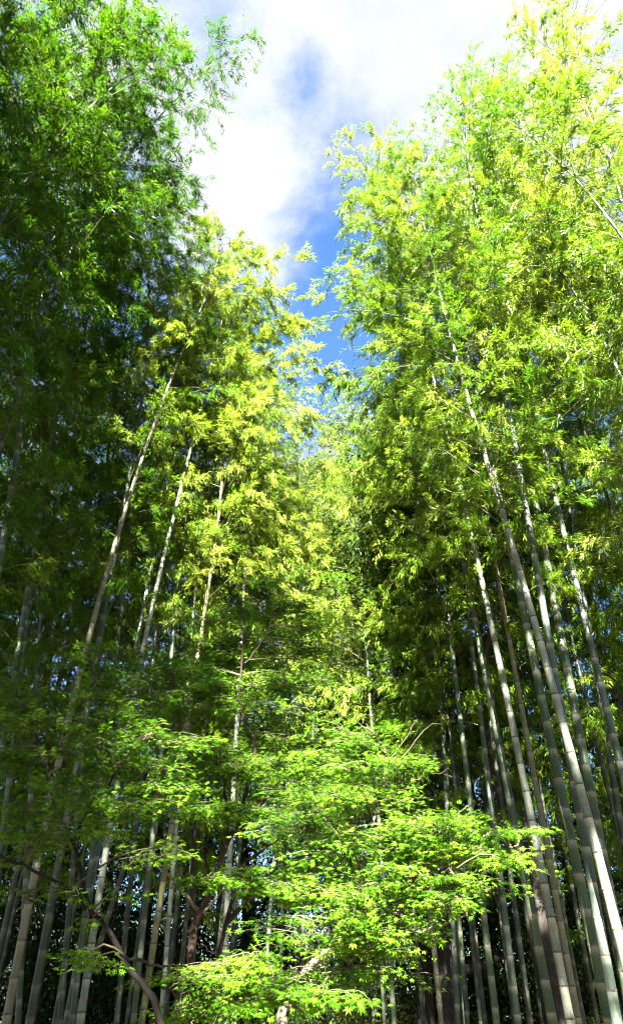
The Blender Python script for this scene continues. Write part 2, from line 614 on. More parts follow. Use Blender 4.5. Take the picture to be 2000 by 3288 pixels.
def copy_tree(root, loc, rz, scale, label, group, tilt=(0, 0)):
    r = root.copy()
    COL.objects.link(r)
    r.location = tuple(loc)
    r.rotation_euler = (tilt[0], tilt[1], rz)
    r.scale = (scale, scale, scale)
    r['label'] = label
    r['group'] = group
    for ch in root.children:
        k = ch.copy()
        COL.objects.link(k)
        k.parent = r
    return r


def hero_culm(pix, Y, tip, k=0.0, droop=0.0, bend=0.5, deg=1):
    """fit a culm through pixels seen at depth y = Y + k*z, standing on the ground"""
    W = np.array([at(u, v, Y, k) for u, v in pix])
    z = W[:, 2]
    if deg == 2:
        A = np.stack([np.ones_like(z), z, z ** 2], 1)
        co, *_ = np.linalg.lstsq(A, W[:, 0], rcond=None)
        bx, lx, cx = co
        if abs(cx) > 0.02:
            cx = math.copysign(0.02, cx)
            co, *_ = np.linalg.lstsq(A[:, :2], W[:, 0] - cx * z ** 2, rcond=None)
            bx, lx = co
    else:
        A = np.stack([np.ones_like(z), z], 1)
        co, *_ = np.linalg.lstsq(A, W[:, 0], rcond=None)
        bx, lx = co
        cx = 0.0
    T = at(*tip)
    H = T[2] + droop
    nod = (T[0] - bx - lx * H - cx * H * H, T[1] - Y - k * H)
    return Culm((bx, Y), (lx, k), nod, H, (cx, 0.0), droop, bend)


# ------------------------------------------------------------------ ground and far hills
def ground_mat():
    m, nt, o = new_mat('forest_floor')
    p = nt.nodes.new('ShaderNodeBsdfPrincipled')
    p.inputs['Roughness'].default_value = 0.95
    tcn = nt.nodes.new('ShaderNodeTexCoord')
    nz = nt.nodes.new('ShaderNodeTexNoise')
    nz.inputs['Scale'].default_value = 2.5
    nz.inputs['Detail'].default_value = 10
    nt.links.new(tcn.outputs['Object'], nz.inputs['Vector'])
    r = ramp_node(nt, [(0.3, (0.035, 0.026, 0.016)), (0.5, (0.085, 0.065, 0.038)), (0.72, (0.15, 0.12, 0.075))])
    nt.links.new(nz.outputs['Fac'], r.inputs['Fac'])
    nt.links.new(r.outputs['Color'], p.inputs['Base Color'])
    bp = nt.nodes.new('ShaderNodeBump')
    bp.inputs['Strength'].default_value = 0.6
    bp.inputs['Distance'].default_value = 0.05
    nt.links.new(nz.outputs['Fac'], bp.inputs['Height'])
    nt.links.new(bp.outputs['Normal'], p.inputs['Normal'])
    nt.links.new(p.outputs[0], o.inputs['Surface'])
    return m


gx = np.concatenate([np.linspace(-700, -42, 14), np.linspace(-40, 40, 61), np.linspace(42, 700, 14)])
X, Yg = np.meshgrid(gx, gx, indexing='ij')
rr = np.hypot(X, Yg)
Zg = -0.02 + 0.10 * (np.sin(X * 0.55 + 1.3) * np.cos(Yg * 0.47) - 0.6) * np.clip((rr - 1) / 6, 0, 1) - 0.05
n_ = len(gx)
ii, jj = np.meshgrid(np.arange(n_ - 1), np.arange(n_ - 1), indexing='ij')
Qg = np.stack([ii * n_ + jj, (ii + 1) * n_ + jj, (ii + 1) * n_ + jj + 1, ii * n_ + jj + 1], -1).reshape(-1, 4)
g = bpy.data.objects.new('ground', make_mesh('ground', np.stack([X, Yg, Zg], -1).reshape(-1, 3), [Qg], ground_mat(), smooth=True))
g['kind'] = 'structure'
link(g)


def hill_mat():
    m, nt, o = new_mat('wooded_hill')
    p = nt.nodes.new('ShaderNodeBsdfPrincipled')
    p.inputs['Roughness'].default_value = 1.0
    tcn = nt.nodes.new('ShaderNodeTexCoord')
    nz = nt.nodes.new('ShaderNodeTexVoronoi')
    nz.inputs['Scale'].default_value = 0.28
    nt.links.new(tcn.outputs['Object'], nz.inputs['Vector'])
    n2 = nt.nodes.new('ShaderNodeTexNoise')
    n2.inputs['Scale'].default_value = 0.09
    n2.inputs['Detail'].default_value = 9
    n2.inputs['Roughness'].default_value = 0.7
    nt.links.new(tcn.outputs['Object'], n2.inputs['Vector'])
    r = ramp_node(nt, [(0.35, (0.012, 0.026, 0.024)), (0.55, (0.022, 0.042, 0.036)), (0.7, (0.040, 0.062, 0.046))])
    nt.links.new(n2.outputs['Fac'], r.inputs['Fac'])
    nt.links.new(r.outputs['Color'], p.inputs['Base Color'])
    bp = nt.nodes.new('ShaderNodeBump')
    bp.inputs['Strength'].default_value = 1.0
    bp.inputs['Distance'].default_value = 2.5
    bp.invert = True
    nt.links.new(nz.outputs['Distance'], bp.inputs['Height'])
    nt.links.new(bp.outputs['Normal'], p.inputs['Normal'])
    nt.links.new(p.outputs[0], o.inputs['Surface'])
    return m


rng = np.random.default_rng(5)
hx = np.linspace(-380, 380, 150)
hy = np.linspace(150, 420, 50)
X, Yg = np.meshgrid(hx, hy, indexing='ij')
env = np.sin(np.clip((Yg - 150) / 270, 0, 1) * np.pi) ** 0.8
Zg = env * (24 + 9 * np.sin(X * 0.013 + 0.9) + 5 * np.sin(X * 0.041 + Yg * 0.02) + 2.0 * np.sin(X * 0.13) * np.cos(Yg * 0.11)) - 1.0 + rng.uniform(-.9, .9, X.shape)
na, nb_ = X.shape
ii, jj = np.meshgrid(np.arange(na - 1), np.arange(nb_ - 1), indexing='ij')
Qh = np.stack([ii * nb_ + jj, (ii + 1) * nb_ + jj, (ii + 1) * nb_ + jj + 1, ii * nb_ + jj + 1], -1).reshape(-1, 4)
h = bpy.data.objects.new('hill', make_mesh('hill', np.stack([X, Yg, Zg], -1).reshape(-1, 3), [Qh], hill_mat(), smooth=True))
h['kind'] = 'structure'
link(h)

# ------------------------------------------------------------------ hero bamboos
# pixels of the photograph each culm passes through, its distance, height, nod of the tip, colours
GR = 'bamboos of the right grove'
GL = 'bamboos of the left grove'
HEROES = [
    # ---- right grove
    dict(n=40000, lm=1.75, pix=[(1393, 1220), (1507, 1707), (1600, 2113), (1673, 2459), (1747, 2833), (1820, 3247)], Y=9.0, tip=(1165, 490, 8.0), r=.056, ck='grey', lk='gold', z0=6.6, deg=2,
        label='brightest pale grey bamboo culm of the right grove with sunlit dapples', g=GR),
    dict(n=38000, lm=1.75, pix=[(1467, 1193), (1587, 1540), (1680, 1887), (1767, 2187), (1853, 2527), (1927, 2760), (1993, 3027)], Y=7.8, tip=(1330, 560, 7.3), r=.058, ck='grey', lk='mid', z0=5.8, deg=2,
        label='pale bamboo culm crossing in front of another one in an X at right', g=GR),
    dict(n=36000, lm=1.70, pix=[(1557, 827), (1600, 1153), (1657, 1453), (1693, 1673), (1767, 2067), (1820, 2340), (1893, 2793), (1967, 3260)], Y=8.1, tip=(1470, 270, 7.4), r=.058, ck='blue', lk='fresh', z0=6.6, deg=2,
        label='straight green bamboo behind the X crossing with a fresh green crown', g=GR),
    dict(pix=[(1800, 1673), (1853, 1893), (1920, 2167), (1990, 2459)], Y=8.6, tip=(1580, 300, 7.4), r=.055, ck='blue', lk='gold', z0=9.5,
        label='bluish green bamboo culm leaning in from the right edge of the photo', g=GR),
    dict(pix=[(1787, 1987), (1820, 2147), (1873, 2440), (1913, 2627), (1947, 2807), (1985, 3060)], Y=9.3, tip=(1640, 220, 8.2), r=.075, ck='green', lk='mid', z0=8.0,
        label='thick dark green bamboo culm in shade just right of the X crossing', g=GR),
    dict(n=36000, lm=1.70, pix=[(1693, 2067), (1733, 2240), (1793, 2453), (1827, 2627), (1867, 2827), (1927, 3227)], Y=8.5, tip=(1250, 520, 7.9), r=.066, ck='green', lk='mid', z0=6.6,
        label='stout olive green bamboo culm between the pale culm and the X crossing', g=GR),
    dict(pix=[(1620, 1993), (1640, 2107), (1700, 2407), (1753, 2640), (1813, 3027), (1840, 3260)], Y=9.7, tip=(1300, 640, 8.9), r=.046, ck='tan', lk='gold', z0=6.2,
        label='tan mottled bamboo culm close behind the brightest pale culm', g=GR),
    dict(pix=[(1527, 2013), (1553, 2140), (1600, 2373), (1647, 2627), (1693, 2860), (1767, 3260)], Y=9.8, tip=(1300, 780, 9.0), r=.066, ck='green', lk='mid', z0=5.7,
        label='stout shaded green bamboo culm just left of the brightest pale culm', g=GR),
    dict(pix=[(1447, 2053), (1467, 2227), (1487, 2407), (1520, 2647), (1553, 2927), (1590, 3280)], Y=10.6, tip=(1320, 1000, 9.8), r=.052, ck='green', lk='mid', z0=5.0,
        label='shaded green bamboo rising just behind the tip of the sunlit maple spray', g=GR),
    dict(pix=[(1560, 2460), (1590, 2690), (1620, 2927), (1657, 3260)], Y=10.8, tip=(1300, 800, 9.6), r=.052, ck='blue', lk='gold', z0=5.2,
        label='bluish bamboo culm with one pale dapple left of the stout shaded culm', g=GR),
    dict(pix=[(1593, 2460), (1640, 2833), (1673, 3093), (1700, 3260)], Y=11.4, tip=(1300, 720, 10.2), r=.046, ck='dark', lk='mid', z0=5.0,
        label='thin dark bamboo culm squeezed between two thicker right hand culms', g=GR),
    dict(pix=[(1453, 2960), (1460, 3127), (1470, 3280)], Y=12.0, tip=(1290, 1280, 11.5), r=.047, ck='blue', lk='mid', z0=4.2,
        label='grey green bamboo culm with pale rings below the sunlit maple spray', g=GR),
    dict(pix=[(1475, 2980), (1487, 3127), (1500, 3280)], Y=12.4, tip=(1300, 1120, 11.8), r=.045, ck='green', lk='mid', z0=4.2,
        label='thin green bamboo culm paired close beside the pale ringed one', g=GR),
    dict(pix=[(1390, 3020), (1393, 3060), (1412, 3240)], Y=12.6, tip=(1250, 1380, 12.3), r=.050, ck='tan', lk='gold', z0=4.4,
        label='yellowish brown bamboo culm nearest the dark tree trunks under the maple', g=GR),
    dict(pix=[(1520, 2980), (1535, 3100), (1555, 3280)], Y=12.2, tip=(1260, 960, 11.6), r=.045, ck='dark', lk='mid', z0=4.2,
        label='thin dark bamboo between the paired culms and the shaded green one', g=GR),
    dict(pix=[(1960, 2460), (1987, 2627)], Y=10.4, tip=(1800, 260, 8.6), r=.052, ck='dark', lk='gold', z0=6.2,
        label='dark bamboo culm leaving the photo at its right edge beside the bluish one', g=GR),
    dict(pix=[(1993, 633), (1947, 453)], Y=7.2, tip=(1700, 60, 6.4), r=.052, ck='grey', lk='gold', z0=9.5, k=-.02, bend=.6,
        label='tallest golden bamboo whose whitish culm rises along the upper right edge', g=GR),
    dict(pix=[(1040, 1650), (1030, 1850)], Y=12.6, tip=(1050, 1400, 12.4), r=.045, ck='green', lk='gold', z0=4.2, n=14000,
        label='short golden bamboo in the middle of the far end below the strip of sky', g=GR),
    dict(pix=[(1150, 1750), (1165, 1950)], Y=12.0, tip=(1150, 1440, 11.8), r=.045, ck='green', lk='fresh', z0=4.2, n=13000,
        label='short fresh green bamboo at the inner foot of the right grove', g=GR),
    dict(pix=[(960, 1700), (945, 1900)], Y=13.4, tip=(975, 1440, 13.2), r=.045, ck='green', lk='gold', z0=4.2, n=13000,
        label='short golden bamboo at the inner end of the left grove', g=GL),
    dict(pix=[(1862, 260), (1830, 30)], Y=7.9, tip=(1815, -120, 7.6), r=.035, ck='dark', lk='mid', z0=15.0, n=60, lm=1.1,
        label='dead bamboo with a leafless twiggy tip above the upper right crown', g=GR),
    # ---- left grove
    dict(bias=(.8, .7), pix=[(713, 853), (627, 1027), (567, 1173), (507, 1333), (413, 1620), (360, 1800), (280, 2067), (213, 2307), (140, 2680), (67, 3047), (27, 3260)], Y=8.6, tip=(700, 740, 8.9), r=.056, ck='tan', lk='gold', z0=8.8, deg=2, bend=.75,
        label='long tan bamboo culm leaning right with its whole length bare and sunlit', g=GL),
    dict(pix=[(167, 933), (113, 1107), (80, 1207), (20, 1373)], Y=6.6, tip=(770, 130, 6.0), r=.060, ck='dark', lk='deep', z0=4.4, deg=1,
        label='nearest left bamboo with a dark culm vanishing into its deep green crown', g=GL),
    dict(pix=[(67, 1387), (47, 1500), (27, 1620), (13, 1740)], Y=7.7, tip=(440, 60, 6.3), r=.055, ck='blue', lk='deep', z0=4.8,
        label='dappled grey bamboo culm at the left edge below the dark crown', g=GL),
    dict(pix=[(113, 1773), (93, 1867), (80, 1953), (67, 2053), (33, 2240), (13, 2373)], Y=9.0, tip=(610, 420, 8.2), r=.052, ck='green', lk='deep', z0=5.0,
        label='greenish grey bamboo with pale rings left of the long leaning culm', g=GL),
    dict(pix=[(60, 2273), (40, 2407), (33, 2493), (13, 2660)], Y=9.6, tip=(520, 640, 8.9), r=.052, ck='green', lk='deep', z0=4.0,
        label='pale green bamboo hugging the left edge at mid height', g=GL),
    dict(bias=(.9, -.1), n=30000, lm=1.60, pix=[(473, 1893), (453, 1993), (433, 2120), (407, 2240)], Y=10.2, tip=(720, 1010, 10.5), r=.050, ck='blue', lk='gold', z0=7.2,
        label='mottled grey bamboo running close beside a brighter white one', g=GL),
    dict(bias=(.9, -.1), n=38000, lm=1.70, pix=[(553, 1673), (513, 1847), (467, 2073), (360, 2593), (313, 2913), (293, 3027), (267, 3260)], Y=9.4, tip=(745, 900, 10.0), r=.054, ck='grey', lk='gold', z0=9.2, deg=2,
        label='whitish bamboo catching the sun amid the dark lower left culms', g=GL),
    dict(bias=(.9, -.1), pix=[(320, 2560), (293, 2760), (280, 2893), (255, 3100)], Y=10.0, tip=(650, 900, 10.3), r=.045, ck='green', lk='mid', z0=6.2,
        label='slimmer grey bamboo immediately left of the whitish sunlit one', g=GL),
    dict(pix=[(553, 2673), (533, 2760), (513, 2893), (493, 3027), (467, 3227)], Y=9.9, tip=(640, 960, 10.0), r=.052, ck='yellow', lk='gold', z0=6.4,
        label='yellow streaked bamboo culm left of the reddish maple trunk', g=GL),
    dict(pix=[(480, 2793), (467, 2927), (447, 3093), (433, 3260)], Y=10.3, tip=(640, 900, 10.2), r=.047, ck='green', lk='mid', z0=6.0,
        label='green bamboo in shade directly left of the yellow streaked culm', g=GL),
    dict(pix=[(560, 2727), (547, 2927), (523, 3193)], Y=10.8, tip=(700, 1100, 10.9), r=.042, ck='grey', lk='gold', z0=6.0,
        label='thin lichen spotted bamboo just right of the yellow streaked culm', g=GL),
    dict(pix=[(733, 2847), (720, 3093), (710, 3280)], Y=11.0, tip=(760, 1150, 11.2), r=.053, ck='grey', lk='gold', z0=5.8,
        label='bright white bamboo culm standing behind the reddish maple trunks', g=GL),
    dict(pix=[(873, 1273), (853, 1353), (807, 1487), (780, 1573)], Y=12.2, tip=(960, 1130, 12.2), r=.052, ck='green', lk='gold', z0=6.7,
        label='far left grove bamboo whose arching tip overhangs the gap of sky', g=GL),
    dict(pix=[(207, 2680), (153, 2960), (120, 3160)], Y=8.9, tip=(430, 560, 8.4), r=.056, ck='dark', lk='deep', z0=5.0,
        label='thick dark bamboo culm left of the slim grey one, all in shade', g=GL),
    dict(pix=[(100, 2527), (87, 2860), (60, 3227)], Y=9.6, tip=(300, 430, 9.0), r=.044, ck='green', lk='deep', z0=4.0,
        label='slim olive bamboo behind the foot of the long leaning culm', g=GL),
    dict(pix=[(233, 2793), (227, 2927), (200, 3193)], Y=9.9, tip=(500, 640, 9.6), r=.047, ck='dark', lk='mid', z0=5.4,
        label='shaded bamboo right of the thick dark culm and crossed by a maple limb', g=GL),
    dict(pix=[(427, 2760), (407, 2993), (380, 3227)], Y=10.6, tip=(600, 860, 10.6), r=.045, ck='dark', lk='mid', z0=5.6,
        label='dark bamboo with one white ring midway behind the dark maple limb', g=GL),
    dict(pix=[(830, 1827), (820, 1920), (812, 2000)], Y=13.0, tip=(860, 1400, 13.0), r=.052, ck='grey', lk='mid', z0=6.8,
        label='white flecked bamboo culm showing above the centre of the maple', g=GL),
]
for i, hd in enumerate(HEROES):
    c = hero_culm(hd['pix'], hd['Y'], hd['tip'], hd.get('k', 0.0), hd.get('droop', 0.8), hd.get('bend', .5), hd.get('deg', 1))
    rightside = hd['g'] == GR
    bias = (-0.4, -0.8) if rightside else (0.35, -0.85)
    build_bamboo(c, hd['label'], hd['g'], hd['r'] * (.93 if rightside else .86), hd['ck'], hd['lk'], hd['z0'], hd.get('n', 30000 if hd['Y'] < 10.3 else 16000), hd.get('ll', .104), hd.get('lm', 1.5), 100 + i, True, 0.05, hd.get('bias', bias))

# ------------------------------------------------------------------ further bamboos: a few built, the rest copied
GB = {'l': 'shaded bamboos crowded behind the left grove', 'r': 'shaded bamboos crowded behind the right grove'}
GC = 'sunlit bamboos closing the far end of the clearing'
GT = ['dark bamboos at the left edge', 'golden bamboos at the right edge']
LB = {'l': 'slim shaded bamboo in the crowded back rows of the left grove', 'r': 'slim shaded bamboo in the crowded back rows of the right grove'}
LC = 'distant bamboo with a golden green crown at the far end of the clearing'
LT = ['bamboo rooted beyond the left edge whose dark green crown fills the upper left', 'bamboo rooted beyond the right edge whose yellow green crown fills the upper right']
protos = []
for i in range(6):
    rg = np.random.default_rng(900 + i)
    a = rg.uniform(0, 2 * np.pi)
    c = Culm((0, 0), (rg.normal(0, .015), rg.normal(0, .015)), (1.3, 0), rg.uniform(14.0, 16.0), droop=0.7)
    protos.append((c, i))


def back_rows():
    rg = np.random.default_rng(31)
    pts = []

    def scatter(n, x0, x1, y0, y1, dmin, kind):
        tries = 0
        got = 0
        while got < n and tries < 4000:
            tries += 1
            x, y = rg.uniform(x0, x1), rg.uniform(y0, y1)
            if all((x - p[0]) ** 2 + (y - p[1]) ** 2 > dmin ** 2 for p in pts):
                pts.append((x, y, kind))
                got += 1
    scatter(24, 2.2, 9.5, 10.8, 17.5, 0.8, 'r')
    scatter(26, -9.5, -1.9, 10.6, 17.5, 0.8, 'l')
    scatter(10, -1.6, 2.6, 15.5, 20.0, 1.0, 'c')
    return pts


edge_spots = [(-5.2, 5.6, .15, 1.28, 'deep'), (-6.0, 7.4, .1, 1.3, 'deep'), (-4.9, 4.6, .25, 1.2, 'deep'), (-5.3, 8.6, -.1, 1.2, 'deep'), (-5.4, 4.0, .3, 1.2, 'deep'), (-4.2, 5.0, .2, 1.15, 'deep'), (-4.4, 6.4, .1, 1.15, 'deep'), (-6.0, 9.6, .1, 1.15, 'deep'), (-7.4, 6.8, .3, 1.15, 'deep'),
              (4.5, 7.1, 2.9, 1.08, 'gold'), (5.1, 7.7, 2.8, 1.12, 'gold'), (4.9, 6.0, 2.9, 1.1, 'mid'), (5.6, 8.2, 2.7, 1.22, 'gold'), (6.2, 7.0, 2.9, 1.2, 'gold'), (5.2, 9.6, 3.0, 1.16, 'mid'), (6.6, 9.3, 2.8, 1.2, 'gold'), (7.6, 8.4, 3.0, 1.2, 'mid')]
built = {}


def place_bamboo(pi, x, y, rz, sc, leaf, culm, label, group, z0):
    key = (pi, leaf, z0)
    c, i = protos[pi]
    if key not in built:
        c2 = Culm((x, y), c.lean, c.nod, c.H, c.curve, c.droop)
        r = build_bamboo(c2, label, group, .043, culm, leaf, z0, 32000 if leaf == 'deep' else 24000, .100 if leaf == 'deep' else .112, 1.6, 300 + i, False, 0.04)
        r.rotation_euler = (0, 0, rz)
        r.scale = (sc, sc, sc)
        built[key] = r
        return r
    return copy_tree(built[key], (x, y, 0), rz, sc, label, group)


rg = np.random.default_rng(77)
for j, (x, y, rz, sc, leaf) in enumerate(edge_spots):
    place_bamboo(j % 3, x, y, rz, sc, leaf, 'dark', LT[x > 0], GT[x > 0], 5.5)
def top_limit(x, y, H):
    """the clearing is open to the sky: bamboos near its axis are younger and shorter"""
    depth = y * math.cos(PITCH) + (H - EYE) * math.sin(PITCH)
    u = 1000 + FPX * x / depth
    v = np.interp(u, [0, 450, 650, 800, 930, 1000, 1120, 1220, 1330, 1500, 2000], [450, 800, 1080, 1300, 1450, 1480, 1490, 1380, 1150, 750, 450])
    return at(1000, v, y)[2] / H


for x, y, kd in back_rows():
    ang = {'r': np.pi, 'l': 0.0, 'c': -np.pi / 2}[kd] + rg.normal(0, .7)
    if kd == 'c':
        q = int(rg.integers(3, 6))
        place_bamboo(q, x, y, ang, min(rg.uniform(.95, 1.1), top_limit(x, y, protos[q][0].H)), 'gold', 'green', LC, GC, 4.0)
    else:
        q = int(rg.integers(0, 6))
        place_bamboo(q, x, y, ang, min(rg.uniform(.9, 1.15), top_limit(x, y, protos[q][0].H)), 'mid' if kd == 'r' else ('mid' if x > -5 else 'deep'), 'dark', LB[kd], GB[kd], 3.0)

GY = {'l': 'young bamboos among the left culms', 'r': 'young bamboos among the right culms'}
LY = {'l': 'young short bamboo leafing low among the left grove culms', 'r': 'young short bamboo leafing low among the right grove culms'}
rg = np.random.default_rng(12)
for x, y, sc in [(-3.4, 11.3, 0.78), (-2.6, 12.4, 0.87), (-1.9, 11.8, 0.73), (-1.3, 13.2, 0.87), (-4.4, 11.6, 0.76), (-5.2, 12.2, 0.83), (-2.2, 14.2, 0.94), (-3.7, 13.6, 0.87),
                 (1.7, 12.9, 0.78), (2.3, 11.7, 0.73), (3.0, 12.7, 0.83), (3.7, 11.6, 0.73), (4.6, 12.4, 0.80), (5.4, 11.6, 0.76), (1.2, 14.0, 0.85)]:
    sd = 'r' if x > 0 else 'l'
    place_bamboo(int(rg.integers(0, 6)), x, y, rg.uniform(0, 6.28), sc, 'mid', 'dark', LY[sd], GY[sd], 3.0)

# ------------------------------------------------------------------ maples


def maple_leaf_arrays(p, d, nrm, size, tint):
    """five-lobed star leaf: one pointed blade per lobe"""
    s = unit(np.cross(d, nrm))
    up = unit(np.cross(s, d))
    ang = np.radians([0, 42, -42, 88, -88])
    ln = np.array([1.0, 0.86, 0.86, 0.58, 0.58])
    Vs, Fs = [], []
    n = len(p)
    for a, l in zip(ang, ln):
        dd = d * math.cos(a) + s * math.sin(a)
        ss = -d * math.sin(a) + s * math.cos(a)
        tip = p + dd * (size * l)[:, None] - up * (size * 0.12)[:, None]
        m = p + dd * (size * l * 0.16)[:, None]
        w = (size * 0.17)[:, None]
        Vs.append(np.stack([m + ss * w, tip, m - ss * w], 1))
    V = np.stack(Vs, 1).reshape(-1, 3)
    F = np.arange(n * 15).reshape(-1, 3)
    return V, F, np.repeat(tint, 15)


def smooth_path(pts, n=14, jitter=0.0, rng=None):
    P = np.array(pts, float)
    if len(P) == 2:
        t = np.linspace(0, 1, n)[:, None]
        Q = P[0] * (1 - t) + P[1] * t
    else:
        d = np.concatenate([[0], np.cumsum(np.linalg.norm(np.diff(P, axis=0), axis=1))])
        s = np.linspace(0, d[-1], n)
        ext = np.concatenate([[2 * P[0] - P[1]], P, [2 * P[-1] - P[-2]]])
        de = np.concatenate([[-(d[1])], d, [d[-1] + d[-1] - d[-2]]])
        Q = np.zeros((n, 3))
        for i, x in enumerate(s):
            k = min(max(np.searchsorted(d, x, side='right') - 1, 0), len(P) - 2)
            t = (x - d[k]) / max(d[k + 1] - d[k], 1e-6)
            p0, p1, p2, p3 = ext[k], ext[k + 1], ext[k + 2], ext[k + 3]
            Q[i] = 0.5 * (2 * p1 + (p2 - p0) * t + (2 * p0 - 5 * p1 + 4 * p2 - p3) * t ** 2 + (3 * p1 - p0 - 3 * p2 + p3) * t ** 3)
    if jitter and rng is not None:
        Q[1:-1] += rng.normal(0, jitter, (n - 2, 3))
    return Q


class Maple:
    def __init__(self, base, label, group, seed, bark):
        self.root = empty('maple_tree', base, label, 'maple tree', group)
        self.base = np.array(base, float)
        self.rng = np.random.default_rng(seed)
        self.bark = bark
        self.nodes = []
        self.leaf = []

    def limb(self, pts, r0, r1, name='limb', sides=8, mat=None, n=14, jit=0.006):
        Q = smooth_path(pts, n, jit, self.rng)
        R = np.linspace(r0, r1, n) * (1 + self.rng.normal(0, 0.04, n))
        V, F = tube(Q - self.base, R, sides)
        link(bpy.data.objects.new(name, make_mesh(name, V, [F], mat or self.bark, smooth=True)), self.root)
        if r0 < 0.2:
            self.nodes.append(np.concatenate([Q, np.linspace(r0, r1, n)[:, None]], 1))
        return Q

    def pads(self, pads, dens=1.0):
        """flat tiers of leaves: (centre, radius x, radius y, leaves)"""
        rng = self.rng
        TP, TR = [], []
        allnodes = np.concatenate(self.nodes)[:, :3]
        for (c, rx, ry, n) in pads:
            c = np.asarray(c, float)
            n = int(n * dens)
            # a drooping spray from the nearest wood out to the tier
            dd = np.linalg.norm((allnodes - c) * np.array([1, 1, 1.6]), axis=1) + 0.8 * np.maximum(0, allnodes[:, 2] - c[2])
            a = allnodes[np.argmin(dd)]
            mid = a * 0.5 + c * 0.5 + np.array([0, 0, 0.06])
            main = smooth_path([a, mid, c], 5)
            main2 = np.concatenate([main, c + rng.normal(0, .03, (1, 3))])
            TP.append(main2)
            TR.append(np.linspace(0.008, 0.003, 6))
            outd = unit((c - a)[None, :] * np.array([1, 1, .25]))[0]
            nt_ = max(5, n // 22)
            ang = rng.uniform(0, 2 * np.pi, nt_)
            rad = np.sqrt(rng.random(nt_))
            tip = c + np.stack([np.cos(ang) * rad * rx, np.sin(ang) * rad * ry, rng.normal(0, .028, nt_) - 0.14 * rad ** 2 * rx], -1)
            st = c * 0.65 + a * 0.35 + (tip - c) * 0.25 + rng.normal(0, .02, (nt_, 3))
            for q in range(nt_):
                m = (st[q] + tip[q]) / 2 + np.array([0, 0, 0.03])
                m1 = st[q] * .75 + tip[q] * .25 + np.array([0, 0, 0.02])
                m2 = st[q] * .25 + tip[q] * .75 + np.array([0, 0, 0.02])
                TP.append(np.stack([c * .8 + a * .2, st[q], m1, m, m2, tip[q]]))
                TR.append(np.linspace(0.0035, 0.0011, 6))
            # leaves in opposite pairs along the twigs
            qi = rng.integers(0, nt_, n)
            v = rng.random(n) ** 0.7
            p = st[qi] * (1 - v)[:, None] + tip[qi] * v[:, None]
            td = unit(tip[qi] - st[qi])
            off = rng.normal(0, 1, (n, 3)) * np.array([1, 1, .16])
            off = unit(off) * rng.uniform(0.01, 0.09, n)[:, None]
            p = p + off + np.array([0, 0, 0.01])
            d = unit(td * 0.7 + unit(off) * 0.9 + outd * 0.3 + np.array([0, 0, -0.28]) + rng.normal(0, .2, (n, 3)))
            nr = unit(np.array([-.06, -.25, .95]) + rng.normal(0, .30, (n, 3)))
            self.leaf.append((p, d, nr, rng.uniform(.020, .038, n), np.clip(rng.normal(.5, .22, n) + rng.normal(0, .14), 0, 1)))
        V, F = tubes_batch(np.array(TP) - self.base, np.array(TR), 3)
        t = link(bpy.data.objects.new('twigs', make_mesh('twigs', V, [F], M_MTWIG)), self.root)
        t['kind'] = 'stuff'

    def finish(self, mat=None):
        A = [np.concatenate([x[k] for x in self.leaf]) for k in range(5)]
        V, F, T = maple_leaf_arrays(A[0] - self.base, *A[1:])
        f = link(bpy.data.objects.new('foliage', make_mesh('foliage', V, [F], mat or M_MAPLE, {'tint': T})), self.root)
        f['kind'] = 'stuff'


def pads_px(rng, boxes):
    """leaf tiers filling pixel boxes (u0, u1, v0, v1, y0, y1, how many, radius, leaves)"""
    res = []
    for (u0, u1, v0, v1, y0, y1, n, rad, nl) in boxes:
        for q in range(n):
            Y = rng.uniform(y0, y1)
            c = at(rng.uniform(u0, u1), rng.uniform(v0, v1), Y)
            r = rad * rng.uniform(.7, 1.25)
            res.append((c, r * rng.uniform(1.1, 1.6), r * rng.uniform(.8, 1.1), nl))
    return res


MG = 'Japanese maples in front of the bamboo'
# reddish trunk in the middle
mb = at(598, 3262, 6.2)
mb[2] = 0
m = Maple(mb, 'maple with a forked reddish brown trunk in the centre of the clearing', MG, 11, M_MBARK)
Yc = 6.2
trunk = m.limb([mb, at(600, 3262, Yc), at(613, 3080, Yc), at(622, 2975, Yc)], .038, .032, 'trunk', 10)
f1 = m.limb([at(622, 2975, Yc), at(660, 2890, 6.1), at(700, 2790, 6.0), at(735, 2690, 5.9), at(765, 2640, 5.9), at(800, 2500, 5.9)], .028, .014)
m.limb([at(735, 2690, 5.9), at(728, 2600, 5.9), at(722, 2520, 5.8), at(745, 2400, 5.8)], .013, .006)
m.limb([at(800, 2500, 5.9), at(820, 2400, 5.9), at(770, 2250, 5.9), at(785, 2000, 6.0), at(760, 1870, 6.1)], .014, .004, n=18)
m.limb([at(785, 2130, 5.9), at(850, 2050, 5.9), at(880, 1960, 6.0)], .008, .003)
m.limb([at(622, 2980, Yc), at(617, 2860, 6.3), at(618, 2700, 6.4), at(600, 2560, 6.5), at(560, 2350, 6.6)], .017, .006)
m.limb([at(640, 2925, 6.2), at(612, 2895, 6.1), at(567, 2837, 6.0), at(520, 2790, 5.9), at(480, 2765, 5.8)], .016, .006, mat=M_MBARK_P)
m.limb([at(655, 2930, 6.1), at(705, 2870, 6.0), at(742, 2832, 5.9)], .013, .006, mat=M_MBARK_P)
m.limb([at(690, 2870, 6.0), at(672, 2790, 6.0), at(645, 2710, 6.1), at(620, 2600, 6.2), at(590, 2400, 6.2)], .013, .005)
m.limb([at(745, 2680, 5.9), at(790, 2640, 5.8), at(850, 2560, 5.7), at(960, 2440, 5.6)], .014, .005)
m.limb([at(600, 3262, Yc), at(560, 3190, 6.0), at(520, 3170, 5.8)], .012, .006)
rg = np.random.default_rng(3)
